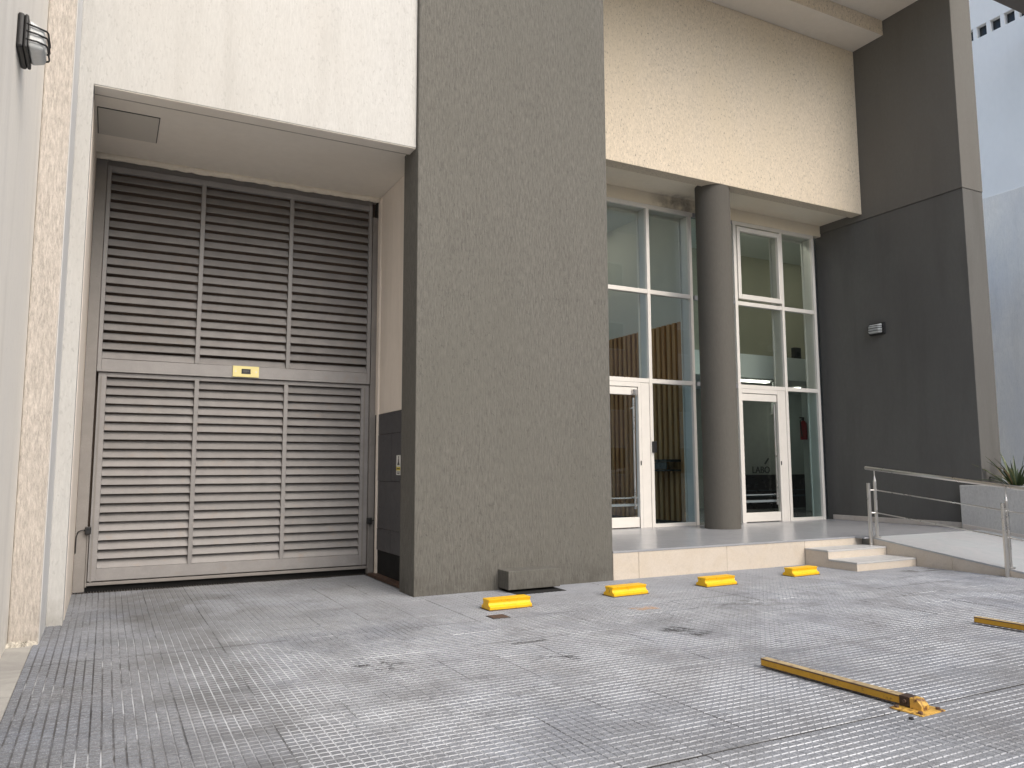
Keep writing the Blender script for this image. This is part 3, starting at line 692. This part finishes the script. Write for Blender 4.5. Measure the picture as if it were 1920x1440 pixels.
# ------------------------------------------------------------------ platform, steps, ramp
pf = thing('entrance_platform', 'raised entrance platform with polished grey floor and beige stone front', 'platform', (8.4, 7.37, 0))
obj('core', MB().box(5.12, 11.81, 7.392, 10.10, -0.05, 0.298), CEMENT, pf)
for i, (a, b) in enumerate(((5.115, 5.468), (5.472, 6.798), (6.802, 8.133), (8.137, 9.24))):
    obj('riser_panel', MB().box(a, b, 7.372 + random.uniform(-.001, .001), 7.392, -0.03, 0.298), RISER, pf, bevel=0.002)
xs_ = [5.115, 6.1, 7.1, 8.1, 9.1, 10.1, 11.1, 11.80]
for a, b in zip(xs_[:-1], xs_[1:]):
    for c, d in ((7.366, 8.25), (8.25, 9.15), (9.15, 10.09)):
        if c < 7.5 and a > 9.0: c = 7.22
        obj('floor_slab', MB().box(a+.0008, b-.0008, c+.0008, d-.0008, 0.298, 0.320 + random.uniform(0, .0006)), PLATF, pf, bevel=0.0015)
obj('edge_core', MB().box(9.26, 11.80, 7.23, 7.392, -0.05, 0.298), CEMENT, pf)
obj('skirting', MB().box(11.795, 11.8145, 7.56, 10.0, 0.322, 0.405), SKIRT, pf, bevel=0.003)
sp_ = thing('entrance_steps', 'two low stone steps up to the platform beside the ramp', 'steps', (8.7, 6.97, 0))
for z0, z1, yf, yb in ((-0.03, 0.105, 6.58, 6.999), (-0.03, 0.212, 7.0, 7.368)):
    obj('riser', MB().box(8.135, 9.235, yf, yf+0.02, z0, z1-0.022), RISER, sp_, bevel=0.002)
    obj('side_panel', MB().box(8.135, 8.153, yf+0.0205, yb, z0, z1-0.022), RISER, sp_, bevel=0.002)
    obj('tread', MB().box(8.131, 9.235, yf-0.004, yb, z1-0.022, z1), TREAD, sp_, bevel=0.003)
    obj('step_core', MB().box(8.155, 9.233, yf+0.021, yb-0.001, z0, z1-0.023), CEMENT, sp_)
ZR = lambda y: 0.318 - (7.22 - y)*0.1255
rp = thing('access_ramp', 'grey stone wheelchair ramp sloping down from the platform along the right side', 'ramp', (10.5, 5.9, 0))
ye = 4.72
def wedge(x0, x1, ya, yb, za0, za1, zb0, zb1):   # ya near, yb far
    return MB().hexa([(x0,ya,za0),(x1,ya,za0),(x1,yb,zb0),(x0,yb,zb0),(x0,ya,za1),(x1,ya,za1),(x1,yb,zb1),(x0,yb,zb1)])
ys = [ye, 5.55, 6.40, 7.218]
for a, b in zip(ys[:-1], ys[1:]):
    for x0, x1 in ((9.243, 10.45), (10.45, 11.74)):
        obj('ramp_slab', wedge(x0+.001, x1-.001, a+.001, b-.001, ZR(a)-0.02, ZR(a), ZR(b)-0.02, ZR(b)), RAMPM, rp, bevel=0.002)
obj('ramp_core', wedge(9.265, 11.74, ye, 7.228, -0.05, ZR(ye)-0.021, -0.05, ZR(7.228)-0.021), CEMENT, rp)
for a, b in ((ye, 5.10), (5.104, 6.10), (6.104, 7.217)):
    obj('side_panel', wedge(9.245, 9.264, a, b, -0.05, max(ZR(a)-0.021, -0.04), -0.05, ZR(b)-0.021), RISER, rp, bevel=0.002)
obj('skirting', wedge(11.68, 11.699, ye, 7.5, ZR(ye), ZR(ye)+0.075, 0.32, 0.39), SKIRT, rp, bevel=0.003)

# handrail
hr = thing('handrail', 'stainless steel handrail with twin posts and two thin rods along the ramp', 'handrail', (9.27, 6.2, 0))
XR = 9.29
ZH = lambda y: 1.245 - (7.27 - y)*0.1165
obj('top_rail', MB().path([(XR, 7.30, ZH(7.30)), (XR, 6.0, ZH(6.0)), (XR, 4.4, ZH(4.4)), (XR, 3.9, ZH(3.9))], 0.024, 14), STEEL, hr, smooth=True)
for dz in (-0.285, -0.59):
    obj('rod', MB().path([(XR, 7.19, ZH(7.19)+dz), (XR, 5.4, ZH(5.4)+dz), (XR, 3.9, ZH(3.9)+dz)], 0.008, 8), STEEL, hr, smooth=True)
for y, yo, zo in ((7.165, 7.20, 0.21), (5.43, 5.42, -0.02), (3.95, 3.94, -0.02)):
    zb = ZR(y) if y > ye else 0
    mb = MB().tube((XR, y, zb), (XR, y, ZH(y)-0.17), 0.021, n=16).tube((XR, y, ZH(y)-0.17), (XR, y, ZH(y)-0.09), 0.021, 0.007, n=16).tube((XR, y, ZH(y)-0.09), (XR, y, ZH(y)-0.01), 0.007, n=10)
    p = obj('post', mb, STEEL, hr)
    obj('flange', MB().tube((XR, y, zb+0.001), (XR, y, zb+0.012), 0.048, n=20), STEEL, p)
    xo = 9.205
    p2 = obj('outer_post', MB().tube((xo, yo, zo), (xo, yo, ZH(y)-0.19), 0.024, n=16), STEEL, hr)
    for dz in (-0.285, -0.59):
        obj('pin', MB().tube((xo, yo, ZH(y)+dz), (XR, y, ZH(y)+dz), 0.011, n=10), STEEL, p2)

# planter with plant
pt = thing('planter', 'grey rendered planter wall on the right of the ramp', 'planter', (12.2, 6.0, 0))
obj('planter_wall', MB().box(11.70, 11.86, 4.2, 7.53, -0.05, 0.978).box(11.86, 13.3, 7.05, 7.23, -0.05, 0.978).box(11.86, 13.3, 4.2, 4.36, -0.05, 0.978), PLANTERM, pt, bevel=0.008)
obj('soil', MB().box(11.86, 13.3, 4.36, 7.05, 0.5, 0.90), SOIL, pt)
def leaf_green(name, c, c2):
    T = NT(name); a = T.noise((14, 14, 4), 4, 0.6)
    T.col(T.mix(T.rng(a, 0.35, 0.65), c, c2)); T.rough(0.42); return T.m
LEAFA = leaf_green('leaf_dark', (0.035, 0.06, 0.022), (0.06, 0.085, 0.035))
LEAFB = leaf_green('leaf_pale', (0.13, 0.16, 0.06), (0.22, 0.23, 0.11))
LEAFC = leaf_green('leaf_dry', (0.16, 0.10, 0.045), (0.24, 0.17, 0.08))
def blade(base, az, lean, L, W, droop, n=9):
    mb = MB(); d = Vector((math.cos(az), math.sin(az), 0)); s = Vector((-math.sin(az), math.cos(az), 0)); rows = []
    p = Vector(base); a = lean
    for i in range(n+1):
        t = i/n; wd = W*(0.55 + 1.5*t*(1-t))*(1 - t**3) + 0.001
        rows.append((p - s*wd/2 + Vector((0, 0, 0.004)), p + d*0.0 - Vector((0, 0, wd*0.18)), p + s*wd/2 + Vector((0, 0, 0.004))))
        p = p + (d*math.sin(a) + Vector((0, 0, math.cos(a))))*L/n; a += droop/n
    for q in range(n):
        for c in range(2):
            mb.quad(rows[q][c], rows[q][c+1], rows[q+1][c+1], rows[q+1][c])
    return mb
def plant(label, x, y, n, sc):
    t = thing('spiky_plant', label, 'plant', (x, y, 0.90), 'plants in the planter')
    for i in range(n):
        az = i*2.399 + random.uniform(-.3, .3); lean = random.uniform(0.08, 0.95); L = random.uniform(0.30, 0.52)*sc
        obj('leaf', blade((x + 0.04*math.cos(az), y + 0.04*math.sin(az), 0.90), az, lean, L, random.uniform(0.035, 0.055), random.uniform(0.1, 1.3)), LEAFB if i % 6 == 0 else (LEAFC if i % 11 == 3 else LEAFA), t, smooth=True)
plant('dark green spiky plant with long blade leaves at the back end of the planter', 12.02, 6.86, 46, 1.3)
plant('spiky green plant at the right edge of the view in the planter', 12.35, 6.30, 40, 1.25)

# ------------------------------------------------------------------ pavement furniture
def make_stop():
    t = thing('wheel_stop', '', 'wheel stop', (0, 0, 0), 'yellow wheel stops along the building')
    pr = [(-0.085, 0), (0.085, 0), (0.088, 0.030), (0.060, 0.040), (0.052, 0.062), (0.066, 0.092), (-0.066, 0.092), (-0.052, 0.062), (-0.060, 0.040), (-0.088, 0.030)]
    obj('body', MB().prism(pr, 'x', -0.215, 0.215), YELLOW, t, bevel=0.005, local=True)
    obj('footing', MB().box(-0.225, 0.222, -0.092, 0.092, -0.004, 0.006), paint('stop_footing', (0.10, 0.065, 0.025), 0.8, 0.2, 0.2), t, local=True)
    return t
stops = [(3.285, 6.425, 0.01, 'yellow wheel stop in front of the low box on the grey pillar'),
         (4.665, 6.51, 0.05, 'yellow wheel stop past the right corner of the grey pillar'),
         (5.895, 6.565, 0.03, 'yellow wheel stop in front of the middle of the beige platform front'),
         (7.305, 6.69, 0.04, 'yellow wheel stop beside the stone steps')]
st0 = make_stop()
for i, (x, y, a, lab) in enumerate(stops):
    o = st0 if i == 0 else copy_tree(st0)
    o.location = (x, y, 0); o.rotation_euler = (0, 0, a); o['label'] = lab
def make_bar():
    # hinge at the origin, the bar lies along +y
    t = thing('parking_barrier', '', 'parking barrier', (0, 0, 0), 'folded yellow parking barriers')
    pl = obj('base_plate', MB().box(-0.10, 0.10, -0.09, 0.09, 0.0, 0.008), YRUST, t, bevel=0.002, local=True)
    for x in (-0.075, 0.075):
        for y in (-0.065, 0.065):
            obj('bolt', MB().tube((x, y, 0.008), (x, y, 0.018), 0.012, n=6), IRON, pl, local=True)
    obj('bracket', MB().prism([(-0.045, 0.008), (0.020, 0.008), (0.020, 0.060), (-0.018, 0.060), (-0.045, 0.032)], 'x', -0.032, 0.032), YRUST, t, bevel=0.002, local=True)
    obj('pivot', MB().tube((-0.044, 0.045, 0.038), (0.044, 0.045, 0.038), 0.009, n=10), IRON, t, local=True)
    obj('hinge_block', MB().box(-0.034, 0.034, 0.022, 0.078, 0.010, 0.062), paint('hinge_rust', (0.045, 0.026, 0.018), 0.8, 0.25, 0.3), t, bevel=0.003, local=True)
    obj('bar', MB().hexa([(-0.027,0.07,0.014),(0.027,0.07,0.014),(0.027,1.02,0.012),(-0.027,1.02,0.012),(-0.027,0.07,0.058),(0.027,0.07,0.058),(0.027,1.02,0.055),(-0.027,1.02,0.055)]), YELLOWD, t, bevel=0.003, local=True)
    obj('top_face', MB().box(-0.0265, 0.0265, 0.075, 1.018, 0.0545, 0.0585), paint('barrier_top_grime', (0.40, 0.31, 0.17), 0.7, 0.2, 0.2, wear=(0.16, 0.10, 0.06), wscale=16, wlo=0.52, whi=0.7), t, local=True)
    obj('edge_strip', MB().box(-0.0285, -0.0265, 0.08, 1.02, 0.050, 0.0555).box(-0.0285, -0.0265, 0.08, 1.02, 0.012, 0.0165), IRON, t, local=True)
    return t
b0 = make_bar(); b0.location = (3.795, 2.745, 0.0); b0.rotation_euler = (0, 0, 0.045)
b0['label'] = 'worn yellow folding parking barrier lying flat with its base plate in view'
b1 = copy_tree(b0); b1.location = (6.30, 2.95, 0.0); b1.rotation_euler = (0, 0, 0.03)
b1['label'] = 'worn yellow parking barrier cut off by the right edge of the view'
nb = thing('loose_nut', 'small black nut on the pavement beside the barrier base plate', 'nut', (3.62, 2.655, 0))
obj('ring', MB().tube((3.62, 2.655, 0.0), (3.62, 2.655, 0.012), 0.013, n=6), BLACK, nb, bevel=0.002)
# box on the pillar foot
ub = thing('utility_box', 'low grey box built against the foot of the wide pillar', 'box', (3.95, 7.24, 0))
obj('box_body', MB().box(3.665, 4.275, 7.13, 7.372, 0.028, 0.215), GREY, ub, bevel=0.006)
obj('dark_slot', MB().box(3.70, 4.27, 7.0, 7.36, -0.004, 0.004), BLACKM, ub)
ht = thing('iron_hatch', 'small rusty iron cover in the pavement near the first wheel stop', 'cover', (3.02, 6.07, 0))
obj('frame', MB().box(2.94, 3.10, 5.99, 6.15, -0.004, 0.002), GRATE, ht)
obj('lid', MB().box(2.952, 3.088, 6.002, 6.138, 0.002, 0.004), IRON, ht, bevel=0.001)

# ------------------------------------------------------------------ neighbour on the right
nb = thing('neighbour_building', 'white neighbouring building with a row of small dark panes near its top', 'building', (19.4, 9, 0))
NX = 19.0
obj('lower_wall', MB().box(NX-0.04, NX+0.8, 2.2, 16, -0.05, 7.87), NEIGH, nb, bevel=0.01)
obj('upper_wall', MB().box(NX, NX+0.8, 2.2, 16, 7.87, 12.01), NEIGH2, nb)
obj('upper_wall', MB().box(NX, NX+0.8, 2.2, 16, 12.32, 16.0), NEIGH2, nb)
obj('recess_wall', MB().box(NX+0.18, NX+0.8, 2.2, 16, 12.01, 12.32), NEIGH2, nb)
y = 6.0
while y < 13.0:
    obj('pane', MB().box(NX+0.13, NX+0.178, y, y+0.24, 12.012, 12.318), PANED, nb)
    obj('pane_divider', MB().box(NX+0.004, NX+0.178, y+0.242, y+0.338, 12.012, 12.318), NEIGH2, nb); y += 0.34
ev = thing('canopy', 'dark brown canopy edge at the upper right corner', 'canopy', (19, 9, 11.4))
obj('canopy_slab', MB().box(16.5, 18.99, 8.5, 9.3, 11.42, 11.7), paint('canopy_brown', (0.11, 0.09, 0.075), 0.8), ev)

# ------------------------------------------------------------------ across the street
def street(label, x0, x1, h, mat, wx, wz):
    ob = thing('street_building', label, 'building', ((x0+x1)/2, -13, 0))
    obj('wall', MB().box(x0, x1, -19, -13.0, -0.05, h), mat, ob)
    for x in wx:
        for z in wz:
            wd = obj('window', MB().box(x, x+1.3, -12.999, -12.96, z, z+1.5), ALU, ob)
            obj('window_pane', MB().box(x+0.08, x+1.22, -12.96, -12.95, z+0.08, z+1.42), PANED, wd)
street('low pink rendered building across the street behind the viewer', -9, 4, 5.2, STREETP, (-7, -4.2, -1.4, 1.4), (0.9,))
street('low yellow rendered building across the street behind the viewer', 4.02, 17, 4.6, STREETG, (5, 8, 11, 14), (0.9,))
street('tall pink rendered building across the street to the right', 17.02, 25, 13.8, STREETP, (18.2, 22.6), (0.9, 4.2, 7.4, 10.6))
street('tall grey rendered building across the street at the far right', 25.02, 42, 17.5, stucco('street_grey_render', (0.42, 0.43, 0.42), 20, 8, 0.05, 0.2, 0.05), (27, 31, 35, 39), (0.9, 4.2, 7.4))
